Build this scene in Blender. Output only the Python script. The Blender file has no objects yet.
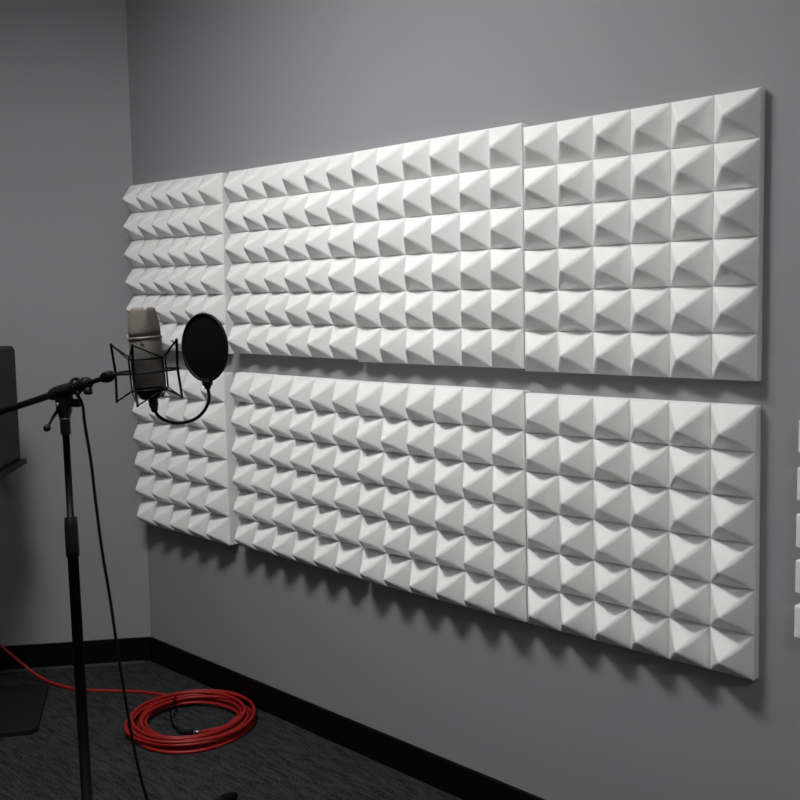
import bpy, math, random
from mathutils import Vector, Matrix
random.seed(7)
C = bpy.context.scene.collection
PI = math.pi
R = math.radians
V = Vector

# ------------------------------------------------------------------ camera
F_PX = 1053.7
CAM = V((1.0567, -2.0773, 1.389))
YAW, PITCH, ROLL = R(46.0145), R(5.4478), R(-0.9638)
Fh = V((-math.sin(YAW), math.cos(YAW), 0)); Rh = V((math.cos(YAW), math.sin(YAW), 0)); Uh = V((0, 0, 1))
FW = Fh*math.cos(PITCH) - Uh*math.sin(PITCH)
U2 = Uh*math.cos(PITCH) + Fh*math.sin(PITCH)
RT = Rh*math.cos(ROLL) + U2*math.sin(ROLL)
UP = U2*math.cos(ROLL) - Rh*math.sin(ROLL)
cd = bpy.data.cameras.new('camera'); cam = bpy.data.objects.new('camera', cd); C.objects.link(cam)
cd.sensor_width = 36; cd.lens = F_PX*36/800; cd.clip_start = .05
m = Matrix((RT, UP, -FW)).transposed().to_4x4(); m.translation = CAM
cam.matrix_world = m
bpy.context.scene.camera = cam

def ray(px, py): return FW + RT*((px-400)/F_PX) - UP*((py-400)/F_PX)
def at(px, py, d): return CAM + ray(px, py)*d                 # a point of the room, d metres in front of the viewer
def on_floor(px, py, z=0.0):
    r = ray(px, py); return CAM + r*((z-CAM.z)/r.z)
def on_wall(px, py, out=0.0):
    r = ray(px, py); return CAM + r*((-out-CAM.y)/r.y)

# ------------------------------------------------------------------ materials
def mat(name, col, rough=.6, metal=0, bump=None, var=None, spec=.5, coat=0):
    M = bpy.data.materials.new(name); M.use_nodes = True
    nt = M.node_tree; b = nt.nodes['Principled BSDF']
    b.inputs['Base Color'].default_value = (*col, 1); b.inputs['Roughness'].default_value = rough
    b.inputs['Metallic'].default_value = metal; b.inputs['Specular IOR Level'].default_value = spec
    b.inputs['Coat Weight'].default_value = coat
    tc = nt.nodes.new('ShaderNodeTexCoord')
    if var:                                                    # (scale, amount)
        n = nt.nodes.new('ShaderNodeTexNoise'); n.inputs['Scale'].default_value = var[0]; n.inputs['Detail'].default_value = 4
        nt.links.new(tc.outputs['Object'], n.inputs['Vector'])
        r = nt.nodes.new('ShaderNodeValToRGB'); r.color_ramp.elements[0].position = .3; r.color_ramp.elements[1].position = .7
        r.color_ramp.elements[0].color = (*[c*(1-var[1]) for c in col], 1); r.color_ramp.elements[1].color = (*[min(1, c*(1+var[1])) for c in col], 1)
        nt.links.new(n.outputs['Fac'], r.inputs['Fac']); nt.links.new(r.outputs['Color'], b.inputs['Base Color'])
    if bump:                                                   # (scale, strength, distance)
        n = nt.nodes.new('ShaderNodeTexNoise'); n.inputs['Scale'].default_value = bump[0]; n.inputs['Detail'].default_value = 3
        nt.links.new(tc.outputs['Object'], n.inputs['Vector'])
        k = nt.nodes.new('ShaderNodeBump'); k.inputs['Strength'].default_value = bump[1]; k.inputs['Distance'].default_value = bump[2]
        nt.links.new(n.outputs['Fac'], k.inputs['Height']); nt.links.new(k.outputs['Normal'], b.inputs['Normal'])
    return M

FOAM = mat('white_foam', (.885, .885, .88), .95, bump=(260, .35, .0015), var=(6, .02), spec=.1)
_b = FOAM.node_tree.nodes['Principled BSDF']              # open-cell foam: light bleeds a little through it
_b.inputs['Subsurface Weight'].default_value = .5; _b.inputs['Subsurface Radius'].default_value = (1, 1, 1); _b.inputs['Subsurface Scale'].default_value = .018
WALL = mat('grey_paint', (.315, .317, .329), .7, bump=(90, .12, .001), var=(1.5, .02), spec=.25)
CEIL = mat('ceiling_paint', (.6, .6, .6), .9)
BASE = mat('black_vinyl', (.003, .003, .003), .6, spec=.1)
STRIP = mat('grey_strip', (.055, .055, .055), .7)
BLACK = mat('black_metal', (.003, .003, .0035), .5, spec=.12)
PLASTIC = mat('black_plastic', (.0045, .0045, .0045), .5, spec=.2, bump=(300, .1, .0004))
RUBBER = mat('black_rubber', (.004, .004, .004), .7, spec=.12)
SATIN = mat('satin_metal', (.05, .05, .05), .4, metal=.5)
CHROME = mat('bright_steel', (.6, .6, .6), .3, metal=1)
MICBODY = mat('mic_nickel', (.145, .138, .124), .5, metal=.25, var=(40, .04))
MICRIM = mat('mic_rim', (.14, .135, .12), .5, metal=.4)
BADGE = mat('mic_badge', (.03, .03, .03), .4)
RED = mat('red_jacket', (.30, .010, .009), .45, spec=.4)
SPK = mat('speaker_vinyl', (.005, .005, .0053), .6, spec=.35, bump=(200, .2, .0005))
PLATE = mat('stand_steel', (.006, .006, .007), .7, spec=.25)
CONE = mat('speaker_cone', (.02, .02, .02), .5)
CABLE = mat('black_jacket', (.004, .004, .004), .6, spec=.1)

def mesh_mat():                                                # wire gauze of the microphone head
    M = mat('mic_gauze', (.27, .23, .19), .6, metal=.2)
    nt = M.node_tree; b = nt.nodes['Principled BSDF']; tc = nt.nodes.new('ShaderNodeTexCoord')
    w = []
    for ax in ('X', 'Z'):
        k = nt.nodes.new('ShaderNodeTexWave'); k.bands_direction = ax; k.inputs['Scale'].default_value = 130
        nt.links.new(tc.outputs['Object'], k.inputs['Vector']); w.append(k)
    a = nt.nodes.new('ShaderNodeMath'); a.operation = 'MULTIPLY'
    nt.links.new(w[0].outputs['Fac'], a.inputs[0]); nt.links.new(w[1].outputs['Fac'], a.inputs[1])
    r = nt.nodes.new('ShaderNodeValToRGB'); r.color_ramp.elements[0].color = (.14, .12, .098, 1); r.color_ramp.elements[1].color = (.085, .073, .06, 1)
    nt.links.new(a.outputs[0], r.inputs['Fac']); nt.links.new(r.outputs['Color'], b.inputs['Base Color'])
    return M
GAUZE = mesh_mat()

def cloth_mat():                                               # nylon of the pop screen: lets a little light through
    M = mat('black_nylon', (.003, .003, .003), .9, spec=.05)
    nt = M.node_tree; b = nt.nodes['Principled BSDF']; out = nt.nodes['Material Output']
    t = nt.nodes.new('ShaderNodeBsdfTransparent'); mx = nt.nodes.new('ShaderNodeMixShader'); mx.inputs['Fac'].default_value = .996
    nt.links.new(t.outputs[0], mx.inputs[1]); nt.links.new(b.outputs[0], mx.inputs[2]); nt.links.new(mx.outputs[0], out.inputs['Surface'])
    return M
NYLON = cloth_mat()

def carpet_mat():
    M = bpy.data.materials.new('charcoal_carpet'); M.use_nodes = True
    nt = M.node_tree; b = nt.nodes['Principled BSDF']; L = nt.links.new
    b.inputs['Roughness'].default_value = 1; b.inputs['Specular IOR Level'].default_value = .05
    tc = nt.nodes.new('ShaderNodeTexCoord')
    mp = nt.nodes.new('ShaderNodeMapping'); mp.inputs['Rotation'].default_value = (0, 0, R(28)); mp.inputs['Scale'].default_value = (14, 75, 1)
    L(tc.outputs['Object'], mp.inputs['Vector'])
    n1 = nt.nodes.new('ShaderNodeTexNoise'); n1.inputs['Scale'].default_value = 1; n1.inputs['Detail'].default_value = 3; n1.inputs['Distortion'].default_value = .6
    L(mp.outputs[0], n1.inputs['Vector'])
    n2 = nt.nodes.new('ShaderNodeTexNoise'); n2.inputs['Scale'].default_value = 210; n2.inputs['Detail'].default_value = 2
    L(tc.outputs['Object'], n2.inputs['Vector'])
    mx = nt.nodes.new('ShaderNodeMix'); mx.data_type = 'FLOAT'; mx.inputs[0].default_value = .62
    L(n1.outputs['Fac'], mx.inputs[2]); L(n2.outputs['Fac'], mx.inputs[3])
    r = nt.nodes.new('ShaderNodeValToRGB')
    e = r.color_ramp.elements; e[0].position = .36; e[1].position = .66
    e[0].color = (.006, .006, .0063, 1); e[1].color = (.066, .066, .070, 1)
    L(mx.outputs[0], r.inputs['Fac']); L(r.outputs['Color'], b.inputs['Base Color'])
    k = nt.nodes.new('ShaderNodeBump'); k.inputs['Strength'].default_value = .8; k.inputs['Distance'].default_value = .004
    L(mx.outputs[0], k.inputs['Height']); L(k.outputs['Normal'], b.inputs['Normal'])
    return M
CARPET = carpet_mat()

# ------------------------------------------------------------------ helpers
class MB:
    def __init__(s): s.v = []; s.f = []; s.sm = []
    def add(s, vs, fs, smooth=False):
        o = len(s.v); s.v += [V(x) for x in vs]; s.f += [[i+o for i in f] for f in fs]; s.sm += [smooth]*len(fs)
        return s
    def build(s, name, material, parent=None, loc=None, bevel=0, subsurf=0):
        root = parent
        while root is not None and root.parent is not None: root = root.parent
        org = V(root.location) if root is not None else V(loc if loc is not None else (0, 0, 0))
        me = bpy.data.meshes.new(name); me.from_pydata([tuple(x-org) for x in s.v], [], s.f); me.materials.append(material)
        me.polygons.foreach_set('use_smooth', s.sm); me.update()
        o = bpy.data.objects.new(name, me); C.objects.link(o)
        if parent is not None: o.parent = parent
        else: o.location = org
        if bevel:
            b = o.modifiers.new('bevel', 'BEVEL'); b.width = bevel; b.segments = 3; b.limit_method = 'ANGLE'; b.angle_limit = R(40)
        return o
    def hexa(s, p):                                            # 8 corners: bottom ring of 4 then top ring of 4
        return s.add(p, [(3, 2, 1, 0), (4, 5, 6, 7), (0, 1, 5, 4), (1, 2, 6, 5), (2, 3, 7, 6), (3, 0, 4, 7)])
    def box(s, c, ax, ay, az):                                 # centre and three half vectors
        c, ax, ay, az = V(c), V(ax), V(ay), V(az)
        return s.hexa([c-ax-ay-az, c+ax-ay-az, c+ax+ay-az, c-ax+ay-az, c-ax-ay+az, c+ax-ay+az, c+ax+ay+az, c-ax+ay+az])
    def prism(s, pts, z0, z1):
        n = len(pts); vs = [V((p[0], p[1], z0)) for p in pts]+[V((p[0], p[1], z1)) for p in pts]
        return s.add(vs, [list(range(n))[::-1], list(range(n, 2*n))]+[(i, (i+1) % n, n+(i+1) % n, n+i) for i in range(n)])
    def tube(s, pts, r, seg=12, closed=False, cap=True):
        pts = [V(p) for p in pts]; n = len(pts); rr = r if isinstance(r, (list, tuple)) else [r]*n
        vs = []; t0 = None; nrm = None
        for i, p in enumerate(pts):
            if closed: t = (pts[(i+1) % n]-pts[i-1]).normalized()
            else: t = (pts[min(i+1, n-1)]-pts[max(i-1, 0)]).normalized()
            if nrm is None:
                a = V((0, 0, 1)) if abs(t.z) < .9 else V((1, 0, 0)); nrm = (a-t*a.dot(t)).normalized()
            else: nrm = (nrm-t*nrm.dot(t)).normalized()
            b = t.cross(nrm)
            for k in range(seg):
                an = 2*PI*k/seg; vs.append(p+nrm*(rr[i]*math.cos(an))+b*(rr[i]*math.sin(an)))
        fs = []
        for i in range(n if closed else n-1):
            j = (i+1) % n
            for k in range(seg): fs.append((i*seg+k, j*seg+k, j*seg+(k+1) % seg, i*seg+(k+1) % seg))
        s.add(vs, fs, True)
        if cap and not closed:
            o = len(s.v)-len(vs)
            s.f.append([o+(seg-1-k) for k in range(seg)][::-1][::-1]); s.sm.append(False)
            s.f.append([o+(n-1)*seg+k for k in range(seg)]); s.sm.append(False)
        return s
    def rod(s, a, b, r, r2=None, seg=16):
        return s.tube([a, b], [r, r if r2 is None else r2], seg)
    def lathe(s, p, ax, prof, seg=28):                         # prof: (distance along the axis, radius)
        ax = V(ax).normalized(); a = V((0, 0, 1)) if abs(ax.z) < .9 else V((1, 0, 0)); e1 = (a-ax*a.dot(ax)).normalized(); e2 = ax.cross(e1)
        vs = []; p = V(p)
        for h, r in prof:
            for k in range(seg): an = 2*PI*k/seg; vs.append(p+ax*h+e1*(r*math.cos(an))+e2*(r*math.sin(an)))
        n = len(prof); fs = [(i*seg+k, i*seg+(k+1) % seg, (i+1)*seg+(k+1) % seg, (i+1)*seg+k) for i in range(n-1) for k in range(seg)]
        fs.append(list(range(seg))[::-1]); fs.append([(n-1)*seg+k for k in range(seg)])
        s.add(vs, fs, True); s.sm[-1] = s.sm[-2] = False
        return s
    def ball(s, c, r, seg=14):
        return s.lathe(V(c)-V((0, 0, r)), (0, 0, 1), [(r-r*math.cos(PI*i/8), max(.0001, r*math.sin(PI*i/8))) for i in range(9)], seg)

def spline(pts, n=10):
    pts = [V(p) for p in pts]; P = [pts[0]*2-pts[1]]+pts+[pts[-1]*2-pts[-2]]; out = []
    for i in range(1, len(P)-2):
        for k in range(n):
            t = k/n; a, b, c, d = P[i-1], P[i], P[i+1], P[i+2]
            out.append(.5*((2*b)+(c-a)*t+(2*a-5*b+4*c-d)*t*t+(3*b-a-3*c+d)*t**3))
    out.append(pts[-1]); return out

def tag(o, label=None, cat=None, group=None, kind=None):
    if label: o['label'] = label
    if cat: o['category'] = cat
    if group: o['group'] = group
    if kind: o['kind'] = kind
    return o
def thing(name, loc, label, cat, group=None):
    o = bpy.data.objects.new(name, None); C.objects.link(o); o.location = loc; o.empty_display_size = .05
    return tag(o, label, cat, group)

# ------------------------------------------------------------------ the room
XC, HC = -2.520, 2.75
LD = V((-math.cos(R(180-125.05)), -math.sin(R(180-125.05)), 0))          # the left wall runs this way from the corner
LN = V((LD.y, -LD.x, 0)); LN = LN if LN.x > 0 else -LN                    # and faces this way
BACKY = -5.2
A0 = V((XC, 0, 0)); A1 = A0 + LD*(BACKY/LD.y)
B0 = V((3.2, 0, 0)); B1 = V((3.2, BACKY, 0)); T = .12
def slab(name, pts, z0, z1, m): return tag(MB().prism(pts, z0, z1).build(name, m), kind='structure')
OUT = [(A0.x-.3, .12), (3.32, .12), (3.32, BACKY-.12), (A1.x-.3, BACKY-.12)]
slab('floor', OUT, -.1, 0, CARPET)
slab('ceiling', OUT, HC, HC+.1, CEIL)
slab('wall_right', [(A0.x-.16, T), (A0.x, 0), (B0.x+T, 0), (B0.x+T, T)], 0, HC, WALL)
slab('wall_left', [A0.xy, (A0.x-.16, T), (A1-LN*T).xy, A1.xy], 0, HC, WALL)
slab('wall_side', [(3.2, 0), (3.2, BACKY), (3.32, BACKY), (3.32, 0)], 0, HC, WALL)
slab('wall_back', [(A1.x-.2, BACKY), (A1.x-.2, BACKY-T), (3.32, BACKY-T), (3.32, BACKY)], 0, HC, WALL)
HB, TB = .094, .012
mt = A0 + (V((0, -1, 0))+0*LN)*0                                            # mitre point of both boards
k = TB/math.tan(R(125.05)/2)
MI = V((XC+k, -TB, 0))
tag(MB().prism([(A0.x, A0.y), MI.xy, (3.2, -TB), (3.2, 0)], 0, HB).build('baseboard_right', BASE, bevel=.002), kind='structure')
tag(MB().prism([(A0.x, A0.y), A1.xy, (A1+LN*TB).xy, MI.xy], 0, HB).build('baseboard_left', BASE, bevel=.002), kind='structure')
s0 = MI+LN*.001; w = LN*.022
tag(MB().prism([(s0+LD*.02).xy, (s0+LD*1.2).xy, (s0+LD*1.2+w).xy, (s0+LD*.02+w).xy], 0, .004).build('trim_1', STRIP), kind='structure')

# ------------------------------------------------------------------ foam panels
CELL = [-1, -.975, -.93, -.85, -.7, -.5, -.3, -.16, -.07, 0, .07, .16, .3, .5, .7, .85, .93, .975]
def foam_panel(x, ztop, w, h, rot, t, hh, nc, nr, label, droop=0, name='acoustic_foam_panel'):
    n = len(CELL); me = MB(); NX, NY = nc*n, nr*n; vs = []; ca, sa = math.cos(rot), math.sin(rot)
    def P(u, v, d): return V((x+u*ca-v*sa, -d, ztop+v*ca+u*sa))
    def hgt(a, b):
        mx = max(abs(a), abs(b))
        mx = math.sqrt(mx*mx+.0022)                            # blunt tip
        q = 1-min(1, mx)
        return q-.03*math.exp(-q*q/.0006)                      # pinched valley
    def cut(i, N): return (i//n, CELL[i % n]) if i < N else (N//n-1, 1)
    for j in range(NY+1):
        for i in range(NX+1):
            ci, a = cut(i, NX); cj, b = cut(j, NY)
            u = (ci+(a+1)/2)/nc
            bb = b+droop*(1-abs(b))                             # the tip hangs a little below the middle of its square
            v = (cj+(bb+1)/2)/nr
            e_ = 0 < i < NX and 0 < j < NY
            vs.append(P(w*u, -h*v, t+hh*(hgt(a, b) if e_ else max(0, hgt(a, b)))))
    fs = []
    for j in range(NY):
        for i in range(NX):
            a, b, c, d = j*(NX+1)+i, (j+1)*(NX+1)+i, (j+1)*(NX+1)+i+1, j*(NX+1)+i+1
            ii, jj = i % n, j % n
            if (ii < n//2) == (jj < n//2): fs += [(a, b, c), (a, c, d)]
            else: fs += [(a, b, d), (b, c, d)]
    me.add(vs, fs, True)
    # rim and back
    rim = [j for j in range(NX+1)]+[(j+1)*(NX+1)-1 for j in range(1, NY+1)]+[NY*(NX+1)+i for i in range(NX-1, -1, -1)]+[j*(NX+1) for j in range(NY-1, 0, -1)]
    back = []
    for q in rim: p = vs[q]; back.append(V((p.x, -.0005, p.z)))
    front = [vs[q] for q in rim]; N = len(rim)
    me.add(front+back, [(i, (i+1) % N, N+(i+1) % N, N+i) for i in range(N)]+[list(range(N, 2*N))[::-1]])
    o = me.build(name, FOAM, loc=P(w/2, -h/2, 0))
    return tag(o, label, 'foam panel', 'pyramid foam panels on the long wall')
ZO = 1.806
PANELS = [
 (-.6207, -.0020, .6177, .5986, .0026, .0225, .0600, 6, 'white pyramid foam panel, rightmost of the upper row, standing slightly proud'),
 (-.6180, -.6564, .6157, .5896, .0085, .0240, .0590, 6, 'white pyramid foam panel, rightmost of the lower row beside the short strips'),
 (-1.2381, .0059, .6160, .6020, .0031, .0300, .0590, 6, 'white pyramid foam panel, second from the right in the upper row'),
 (-1.2345, -.6545, .6155, .5930, .0065, .0305, .0640, 6, 'white pyramid foam panel, second from the right in the lower row'),
 (-1.8540, .0100, .6150, .5952, -.0080, .0290, .0640, 6, 'white pyramid foam panel, second from the left in the upper row'),
 (-1.8534, -.6511, .6180, .5905, -.0045, .0297, .0640, 6, 'white pyramid foam panel, second from the left in the lower row'),
 (-2.4790, .0190, .5900, .6002, -.0150, .0340, .0660, 6, 'white six-column foam panel at upper left near the corner, behind the microphone top'),
 (-2.4800, -.6575, .5740, .5902, .005, .0403, .0600, 5, 'white five-column foam panel at lower left near the corner, under the pop filter'),
]
for (x, z, w, h, rt, t, hh, nc, lab) in PANELS:
    foam_panel(x, ZO+z, w, h, rt, t, hh, nc, 6, lab, .15 if z < -.3 else .10)

# short foam bars of which only the ends come into view at the right
BARS = [(798.4, 420, 453, 'topmost of the five short white foam bars at the right edge'),
        (797.0, 467, 500.5, 'second from the top of the short white foam bars at the right edge'),
        (796.0, 514, 547.5, 'middle one of the five short white foam bars at the right edge'),
        (795.2, 560, 593, 'second from the bottom of the short white foam bars at the right edge'),
        (794.2, 605, 638, 'bottom one of the five short white foam bars at the right edge')]
for (px, y0, y1, lab) in BARS:
    a = on_wall(px, y0, .04); b = on_wall(px, y1, .04)
    L = .5; zt, zb, x0 = a.z, b.z, a.x
    mb = MB().hexa([(x0, -.04, zb), (x0+L, -.04, zb), (x0+L, -.0005, zb), (x0, -.0005, zb), (x0, -.04, zt), (x0+L, -.04, zt), (x0+L, -.0005, zt), (x0, -.0005, zt)])
    o = mb.build('foam_bar', FOAM, loc=(x0+L/2, 0, (zt+zb)/2), bevel=.003)
    tag(o, lab, 'foam bar', 'short foam bars right of the panels')

# ------------------------------------------------------------------ microphone frame of reference
MC = at(148.3, 371, 2.30)                                      # centre of the suspension ring
tl = R(3.5)
EZ = (V((0, 0, 1))*math.cos(tl) - Rh*math.sin(tl)).normalized()
EX = (Rh*math.cos(tl) + V((0, 0, 1))*math.sin(tl)).normalized()
EY = EZ.cross(EX)
def mp(x, y, z): return MC + EX*x + EY*y + EZ*z
def cyl(ang, r, z): return mp(r*math.cos(R(ang)), r*math.sin(R(ang)), z)

mic = thing('condenser_microphone', mp(0, 0, -.062), 'large champagne grey studio microphone upright in the wire shock mount', 'microphone')
RB = .0355
MB().lathe(mp(0, 0, -.034), EZ, [(0, RB-.0025), (.002, RB), (.101, RB), (.103, RB-.001)], 40).build('body', MICBODY, mic)
MB().lathe(mp(0, 0, .0695), EZ, [(0, RB), (.0005, RB+.0012), (.0055, RB+.0012), (.006, RB-.001)], 40).build('collar_ring', MICRIM, mic)
# gauze head: round at the collar, narrowing to a wedge with a flat rounded top
hm = MB(); SEG = 48; prof = [(0, 0), (.012, .16), (.03, .42), (.048, .72), (.056, .86), (.0605, .93), (.063, 1)]
hv = []
for q, (h, s_) in enumerate(prof):
    for k in range(SEG):
        an = 2*PI*k/SEG; c, s = math.cos(an), math.sin(an)
        r1 = RB-.001
        ex = 2+4*s_**1.2; rr = (abs(c)**ex+abs(s)**ex)**(-1/ex)
        sx = r1*(1-.27*s_); sy = r1*(1-.55*s_)
        if q == len(prof)-2: sx -= .0004; sy -= .0004
        if q == len(prof)-1: sx -= .004; sy -= .004
        xx, yy = rr*c*sx, rr*s*sy
        ro = R(-28); hv.append(mp(xx*math.cos(ro)-yy*math.sin(ro), xx*math.sin(ro)+yy*math.cos(ro), .0755+h))
hf = [(i*SEG+k, i*SEG+(k+1) % SEG, (i+1)*SEG+(k+1) % SEG, (i+1)*SEG+k) for i in range(len(prof)-1) for k in range(SEG)]
hf.append([(len(prof)-1)*SEG+k for k in range(SEG)]); hf.append(list(range(SEG))[::-1])
head = hm.add(hv, hf, True).build('grille', GAUZE, mic)
ridge = []
MB().lathe(mp(0, 0, -.0615), EZ, [(0, .018), (.004, .024), (.018, .027), (.0275, .030)], 32).build('base_nut', BLACK, mic)
fd = cyl(272, RB+.0003, .060)
MB().box(fd, EX*.004, EY*.0006, EZ*.0022).build('badge', BADGE, mic, bevel=.0004)

mnt = thing('shock_mount', mp(0, 0, -.065), 'black wire spider shock mount cradling the studio microphone', 'shock mount')
RR = .0715
_full = cyl
def cyl(ang, r, z): return _full(ang, r, z) - (EX*.004 if r > .06 else EX*0)
MB().tube([cyl(a, RR, 0) for a in range(0, 360, 8)], .0023, 8, closed=True).build('outer_ring', BLACK, mnt)
inner = []
for z in (.028, -.040):
    MB().tube([cyl(a, RB+.0032, z) for a in range(0, 360, 10)], .0020, 8, closed=True).build('inner_ring', BLACK, mnt)
for a in (28, 158, 208, 338):
    MB().rod(cyl(a, RB+.0045, .028), cyl(a, RB+.0045, -.040), .0021, seg=8).build('cage_bar', BLACK, mnt)
for a in (81, 171, 261, 351):
    top, bot = cyl(a, RR+.004, .063), cyl(a, RR+.004, -.062)
    if a == 261: top, bot = cyl(a+3, RR, .060), cyl(a+2, RR, -.068)
    rr_ = MB().tube([top, cyl(a, RR, 0), bot], .0029, 8).build('suspension_rod', BLACK, mnt)
    for z, p in ((.028, top), (-.040, bot)):
        mb = MB()
        for ca_ in {81: (28, 158), 171: (158, 208), 261: (208, 338), 351: (338, 28)}[a]: mb.rod(p, cyl(ca_, RB+.0045, z), .0017, seg=6)
        mb.ball(p, .0034, 10)
        mb.build('elastic_cord', RUBBER, mnt)
MB().lathe(mp(0, 0, -.047), EZ, [(0, .031), (.001, .0325), (.010, .0325), (.012, .031)], 32).build('threaded_collar', BLACK, mnt)
for a in (28, 158, 208, 338): MB().rod(cyl(a, RB+.004, -.040), cyl(a, .031, -.043), .0018, seg=8).build('cage_foot', BLACK, mnt)
kn = at(107, 377, 2.31)
e1 = cyl(184, RR, 0); dj = (kn-e1).normalized()
MB().tube([cyl(176, RR, 0), e1+dj*.006, kn-dj*.012], .0032, 10).build('stem', BLACK, mnt)

# ------------------------------------------------------------------ microphone stand
P1 = at(107, 377, 2.31); P2 = at(64, 391, 2.42); BD = (P2-P1).normalized()
ptop = at(64.6, 412, 2.425)
pm = at(87, 800, 2.425); lean = (pm-ptop).normalized()
def pole_at(z): return ptop+lean*((z-ptop.z)/lean.z)
foot0 = pole_at(0)
st = thing('microphone_stand', (foot0.x, foot0.y, 0), 'black tripod boom microphone stand holding the shock mount', 'microphone stand')
# boom
endp = P2+BD*.42
boom = MB().rod(P2-BD*.03, endp, .0082).build('boom_arm', BLACK, st)
MB().lathe(endp-BD*.0, BD, [(0, .009), (.002, .02), (.075, .02), (.08, .016)], 24).build('counterweight', BLACK, boom)
MB().rod(P1+BD*.012, P2-BD*.02, .0055).build('boom_extension', BLACK, st)
MB().lathe(P1+BD*.004, -BD, [(-.014, .006), (-.012, .0095), (0, .0125), (.010, .0130), (.020, .011), (.022, .006)], 20).build('swivel_joint', BLACK, st)
# joint knob on the swivel
MB().lathe(P1-Fh*.004+V((0, 0, .004)), -Fh, [(0, .008), (.004, .0085), (.014, .0085), (.016, .006)], 16).build('joint_knob', BLACK, st)
# locking sleeve between thin and thick boom
s1 = at(89, 382.5, 2.352); s2 = at(73, 388, 2.395)
sl = MB().tube([P1+(BD*((s1-P1).dot(BD)+a)) for a in (0, .003, .012, .03, .040, .046)], [.008, .0125, .0150, .0150, .0135, .009], 18).build('boom_lock', PLASTIC, st)
kb = P1+BD*((s1-P1).dot(BD)+.006)
MB().lathe(kb-V((0, 0, .008)), V((0.0, 0, -1))-Fh*.3, [(0, .005), (.004, .009), (.013, .0105), (.017, .008)], 16).build('lock_knob', PLASTIC, sl)
MB().lathe(kb+BD*.012+V((0, 0, .010)), V((0, 0, 1)), [(0, .007), (.003, .008), (.006, .006)], 14).build('lock_cap', BLACK, sl)
# T clamp
cb = MB().tube([P2+BD*x for x in (-.040, -.036, .0, .036, .052, .056)], [.010, .0145, .0165, .0160, .0125, .009], 20).build('boom_clamp', PLASTIC, st)
jt = pole_at(P2.z-.004)
MB().tube([P2+V((0, 0, .002)), jt*.5+P2*.5-V((0, 0, .018)), pole_at(P2.z-.045), pole_at(P2.z-.062), pole_at(P2.z-.066), pole_at(P2.z-.098), pole_at(P2.z-.101)], [.0210, .0205, .0175, .0125, .0118, .0118, .010], 20).build('clamp_neck', PLASTIC, st)
cn = pole_at(P2.z-.066)
MB().lathe(cn+V((0, 0, -.001)), (0, 0, 1), [(0, .0122), (.001, .0128), (.004, .0128), (.005, .0122)], 20).build('neck_ring', SATIN, st)
# clamp disc and its knob on the right, lever on the left, screw
dc = pole_at(P2.z-.028)
MB().lathe(dc+Rh*.008, Rh-Fh*.15, [(0, .006), (.012, .0062), (.013, .0085), (.0155, .010), (.030, .0095), (.033, .007)], 18).build('clamp_knob', PLASTIC, st)
lv0 = pole_at(P2.z-.038)-Rh*.008-Fh*.012; lv1 = at(47, 428, 2.40)
lv = MB().tube([lv0, lv0*.5+lv1*.5-Rh*.001, lv1], [.0045, .0034, .003], 10).build('lever', BLACK, st)
MB().ball(lv1, .0085, 16).build('lever_ball', PLASTIC, lv)
MB().lathe(pole_at(P2.z-.030)-Fh*.0165-Rh*.010, -Fh, [(0, .0035), (.003, .0035), (.0038, .002)], 12).build('screw', CHROME, st)['label'] = 'shiny screw head'
# poles and clutch
zc1, zc0 = at(69.6, 517, 2.425).z, at(72.0, 557, 2.425).z
MB().rod(pole_at(P2.z-.10), pole_at(zc1-.01), .0080, seg=20).build('upper_pole', BLACK, st)
cl = MB().tube([pole_at(z) for z in (zc1, zc1-.002, zc1-.02, zc0+.02, zc0+.002, zc0)], [.0125, .0142, .0152, .0156, .0150, .013], 20).build('clutch', PLASTIC, st)
MB().rod(pole_at(zc0+.005), pole_at(.10), .0125, seg=20).build('lower_pole', BLACK, st)
hub = MB().tube([pole_at(z) for z in (.175, .170, .105, .100)], [.0135, .021, .021, .016], 20).build('leg_hub', PLASTIC, st)
footp = on_floor(232, 802)
d0 = (footp-V((foot0.x, foot0.y, 0))); d0.z = 0; a0 = math.atan2(d0.y, d0.x); LR = d0.length
for k in range(3):
    a = a0+k*2*PI/3; dr = V((math.cos(a), math.sin(a), 0)); b0 = pole_at(.14)
    fp = V((foot0.x, foot0.y, 0))+dr*LR; fp.z = .016
    hp = V((b0.x, b0.y, .14))+dr*.015
    lg = MB().rod(hp, fp, .0085, seg=14).build('leg', BLACK, st)
    dd = (fp-hp).normalized()
    MB().tube([fp-dd*.045, fp-dd*.042, fp-dd*.004, fp+dd*.016], [.011, .0135, .0145, .0095], 14).build('rubber_foot', RUBBER, lg)
    # lower brace
    b1 = pole_at(.105)
    q = hp+(fp-hp)*.45
    MB().rod(V((b1.x, b1.y, .105))+dr*.015, q-V((0, 0, .006)), .003, seg=8).build('brace', BLACK, st)

# ------------------------------------------------------------------ pop filter
PF = at(204.6, 347.5, 2.30)
nrm = (-Rh*math.sin(R(39)) - Fh*math.cos(R(39))).normalized()
lean2 = R(5)
pz = (V((0, 0, 1))*math.cos(lean2) - Rh*math.sin(lean2)); pz = (pz-nrm*pz.dot(nrm)).normalized(); pxv = pz.cross(nrm)
RPF = .0722
pop = thing('pop_filter', mp(.012, 0, -.09), 'round black pop filter on a curved gooseneck right of the microphone', 'pop filter')
hoop = MB().tube([PF+pxv*(RPF*math.cos(R(a)))+pz*(RPF*math.sin(R(a))) for a in range(0, 360, 6)], .0036, 10, closed=True).build('hoop', BLACK, pop)
ms = MB()
rings = 6; vs = [PF+nrm*.004]
for i in range(1, rings+1):
    rr = (RPF-.001)*i/rings
    for a in range(0, 360, 10): vs.append(PF+nrm*(.004*(1-(i/rings)**2)+.0008)+pxv*(rr*math.cos(R(a)))+pz*(rr*math.sin(R(a))))
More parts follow.
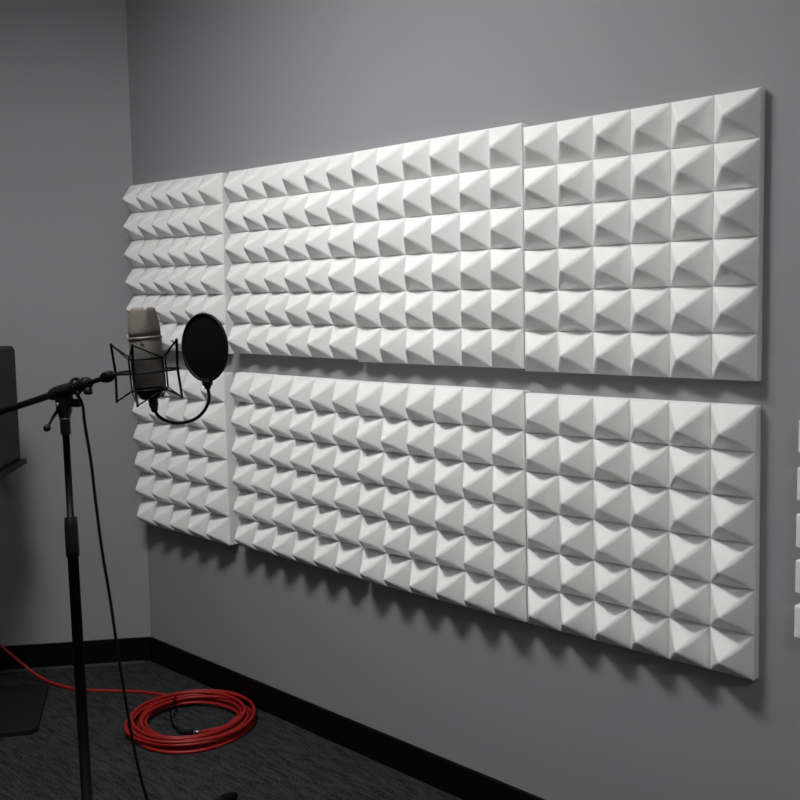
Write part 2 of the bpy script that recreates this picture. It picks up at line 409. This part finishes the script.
fs = [(0, 1+k, 1+(k+1) % 36) for k in range(36)]
for i in range(rings-1):
    for k in range(36): fs.append((1+i*36+k, 1+(i+1)*36+k, 1+(i+1)*36+(k+1) % 36, 1+i*36+(k+1) % 36))
nb = len(vs); vs2 = [p-nrm*.0018 for p in vs]; fs2 = [tuple(j+nb for j in reversed(f)) for f in fs]
ms.add(vs+vs2, fs+fs2, True).build('screen', NYLON, pop)
nk = PF-pz*(RPF+.001)
MB().tube([nk+pz*.006, nk+pz*.002, nk-pz*.008, nk-pz*.012, nk-pz*.018], [.009, .0125, .0115, .0075, .006], 14).build('hoop_socket', PLASTIC, pop)
g0 = nk-pz*.014
goose = [g0, at(209.0, 399, 2.30), at(204, 411, 2.30), at(194, 419.5, 2.30), at(180, 423, 2.30), at(167, 421, 2.30), at(158, 415.5, 2.30), at(154.0, 408, 2.30), at(151.6, 402, 2.30)]
MB().tube(spline(goose, 8), .0036, 12).build('gooseneck', RUBBER, pop)
c0 = at(154.8, 412, 2.30); c1 = mp(.004, 0, -.0625)
ax = (c1-c0)
MB().tube([c0, c0+ax*.06, c0+ax*.4, c0+ax*.55, c1], [.0045, .0068, .0088, .0105, .0105], 16).build('mic_coupling', PLASTIC, pop)

# ------------------------------------------------------------------ black microphone lead
wrapc = P1+BD*((s1-P1).dot(BD)+.055)
sd = BD.cross(V((0, 0, 1))).normalized(); su = sd.cross(BD)
if su.z < 0: su = -su
if sd.dot(Fh) > 0: sd = -sd                                   # towards the viewer
rw = .0185
wr = [wrapc-sd*rw*.6-su*rw*.9-BD*-.012, wrapc-sd*rw-BD*-.006, wrapc-sd*rw*.7+su*rw*.75, wrapc+su*rw*1.0-BD*.002, wrapc+sd*rw*.8+su*rw*.65-BD*.006, wrapc+sd*rw*1.15-BD*.012]
hang = [at(81.5, 402, 2.385), at(85, 425, 2.39), at(91, 462, 2.40), at(95.5, 500, 2.41), at(102, 550, 2.42), at(110, 598, 2.43), at(117.5, 650, 2.44), at(125.5, 700, 2.45), at(135.5, 755, 2.46), at(147.5, 801, 2.47)]
low = [on_floor(163, 845, .07), on_floor(188, 884, .0045), on_floor(232, 905, .004), on_floor(290, 912, .004), on_floor(330, 930, .004)]
lead = MB().tube(spline(wr+hang+low, 8), .0035, 10).build('microphone_cable', CABLE, loc=on_floor(188, 884, 0))
tag(lead, 'thin black cable looped over the boom and hanging down to the carpet', 'cable')

# ------------------------------------------------------------------ red cable
cc = on_floor(192, 724.5)
edge = on_floor(126.5, 724); RO = .222
sx_, sy_ = Rh, Fh                                              # axes of the coil on the floor
def cp(a, r, z, ox=0, oy=0): return cc+sx_*(r*math.cos(a)+ox)+sy_*(r*math.sin(a)*1.07+oy)+V((0, 0, z))
pts = []; RC = .0056; turns = 13
rs = [.212, .190, .170, .202, .180, .156, .216, .194, .148, .172, .206, .162, .184]
ofs = [(random.uniform(-.016, .016), random.uniform(-.018, .018)) for _ in rs]
for i, r in enumerate(rs):
    N = 40; nx = min(i+1, turns-1)
    for k in range(N if i < turns-1 else 14):
        t = k/N; s_ = t*t*(3-2*t) if t > .0 else 0
        rr = r+(rs[nx]-r)*s_; o = (ofs[i][0]+(ofs[nx][0]-ofs[i][0])*s_, ofs[i][1]+(ofs[nx][1]-ofs[i][1])*s_)
        lay = (i//3)*.0088+.0058+(s_*.0088 if i % 3 == 2 else 0)
        a = R(118)-2*PI*t
        pts.append(cp(a, rr+.0035*math.sin(3*a+i*1.7), lay, *o))
tail = [on_floor(-60, 560, 0)]
lead_in = [at(-45, 600, 3.95), at(-18, 628, 3.93), at(2, 646.5, 3.90), on_floor(20, 662, .075), on_floor(40, 677, .025), on_floor(60, 685.5, .006), on_floor(82, 690, .005), on_floor(112, 690.8, .005), on_floor(138, 691.5, .005), on_floor(158, 694, .005)]
a_ = spline(lead_in+[pts[3]], 8)
z0 = pts[3].z
body = a_[:-1]+pts[3:]
tailend = [pts[-1], on_floor(235, 719, .022), on_floor(226, 726, .010), on_floor(212, 729.5, .007), on_floor(200, 732, .0065)]
body = body[:-1]+spline(tailend, 8)
redc = MB().tube(body, RC, 10).build('red_cable', RED, loc=cc)
tag(redc, 'bright red cable coiled on the carpet with one end running off left', 'cable')
# its plug and the strap that ties the loops
j0, j1 = on_floor(199.5, 732, .0075), on_floor(193, 732.6, .0085)
j2 = on_floor(181, 731, .009); j3 = on_floor(173, 724.5, .009)
jt_ = MB().tube([j0, j1], [.0062, .0072], 14).build('plug_tip', CHROME, redc); jt_['label'] = 'silver plug tip'
pg = MB().tube(spline([j1, j1*.5+j2*.5, j2, j2*.4+j3*.6], 5), [.0088]*11+[.0078]*3+[.006]*2, 14).build('plug', PLASTIC, redc); pg['label'] = 'black plug body'
st_pts = spline([j2*.4+j3*.6, j3, on_floor(170.5, 714, .020), on_floor(172, 707, .042), on_floor(174, 700.5, .046), on_floor(175.5, 696.5, .030), on_floor(175.5, 694, .006)], 6)
sp = MB().tube(st_pts, .0042, 10).build('tie_strap', RUBBER, redc); sp['label'] = 'black tie over the loops'

# ------------------------------------------------------------------ loudspeaker and its stand
fr = on_floor(49.5, 686.5); nr = on_floor(37.5, 734)
e = (fr-nr); PD = e.length; e.normalize(); lft = V((-e.y, e.x, 0)); 
if lft.dot(Rh) > 0: lft = -lft
PW = .46; ct = nr+e*(PD/2)+lft*(PW/2)
ch = .02
stand = thing('speaker_stand', (ct.x, ct.y, 0), 'black speaker stand with a flat square foot on the carpet at left', 'speaker stand')
foot = [nr+e*ch, nr+lft*ch, nr+lft*PW, nr+lft*PW+e*PD, fr+lft*ch, fr-e*ch]
MB().prism([p.xy for p in foot], 0, .018).build('base_plate', PLATE, stand, bevel=.003)
ZB = .865
r2 = at(18.5, 400, 3.60); vpd = ray(282, 303); vpd.z = 0; vpd.normalize()
far = V((r2.x, r2.y, 0)); nea = far-vpd*.36; sl_ = V((-vpd.y, vpd.x, 0))
if sl_.dot(Rh) > 0: sl_ = -sl_
SW = .28; sc_ = (far+nea)/2+sl_*SW/2
pc = V((sc_.x*.5+ct.x*.5, sc_.y*.5+ct.y*.5, 0))
MB().rod(pc+V((0, 0, .018)), pc+V((0, 0, ZB-.016)), .025, seg=24).build('column', PLATE, stand)
MB().box(sc_+V((0, 0, ZB-.008)), vpd*.19, sl_*.155, V((0, 0, .008))).build('top_plate', PLATE, stand, bevel=.002)
spk = thing('studio_speaker', sc_+V((0, 0, ZB)), 'black studio loudspeaker with rounded edges at the left edge of the picture', 'loudspeaker')
ZT = 1.255
MB().box(sc_+V((0, 0, (ZB+ZT)/2)), vpd*.18, sl_*SW/2, V((0, 0, (ZT-ZB)/2))).build('cabinet', SPK, spk, bevel=.016)
fc = sc_-vpd*.18
MB().lathe(fc+V((0, 0, ZB+.14)), -vpd, [(-.004, .1), (.003, .1), (.004, .09), (-.001, .085), (-.003, .03), (.001, .026), (.006, .015)], 32).build('woofer', CONE, spk)
MB().lathe(fc+V((0, 0, ZB+.30)), -vpd, [(-.004, .045), (.003, .045), (.004, .04), (.000, .02), (.005, .012)], 24).build('tweeter', CONE, spk)

# ------------------------------------------------------------------ lamps: one ceiling light and two added fill lights
def emis(name, col, s):
    M = bpy.data.materials.new(name); M.use_nodes = True; nt = M.node_tree
    b = nt.nodes['Principled BSDF']; b.inputs['Base Color'].default_value = (.8, .8, .8, 1)
    b.inputs['Emission Color'].default_value = (*col, 1); b.inputs['Emission Strength'].default_value = s
    return M
def ceiling_key_or_fill(x, y, w, d, s, label, drop=.03):
    t = thing('ceiling_key_or_fill', (x, y, HC), label, 'ceiling light')
    z = HC-drop
    fm = MB()
    for (cx, cy, ax, ay) in ((x-w/2-.01, y, .01, d/2+.02), (x+w/2+.01, y, .01, d/2+.02), (x, y-d/2-.01, w/2, .01), (x, y+d/2+.01, w/2, .01)):
        fm.box((cx, cy, HC-drop/2-.004), (ax, 0, 0), (0, ay, 0), (0, 0, drop/2+.004))
    fm.build('frame', CEIL, t)
    MB().box((x, y, z), (w/2, 0, 0), (0, d/2, 0), (0, 0, .004)).build('diffuser', emis('lamp_glow', (1, .995, .985), s), t)
ceiling_key_or_fill(-1.00, -1.30, .80, .30, 54, 'small ceiling light in front of the foam wall')
ceiling_key_or_fill(2.0, -1.9, .9, .30, 27, 'small added fill light at the right, farther from the foam wall')  # unseen fill, added to brighten the right-facing foam facets
ceiling_key_or_fill(.9, -3.7, 1.2, .6, 5, 'long added fill light at the back of the room')  # weak fill added behind the camera to lift the shadows

wd = bpy.data.worlds.new('world'); bpy.context.scene.world = wd; wd.use_nodes = True
wd.node_tree.nodes['Background'].inputs[0].default_value = (.5, .5, .5, 1); wd.node_tree.nodes['Background'].inputs[1].default_value = .0
sc = bpy.context.scene
sc.view_settings.view_transform = 'Standard'; sc.view_settings.look = 'None'; sc.view_settings.gamma = 1
sc.view_settings.use_curve_mapping = False; sc.view_settings.exposure = .05
sc.cycles.max_bounces = 8; sc.cycles.diffuse_bounces = 5
sc.cycles.use_denoising = True
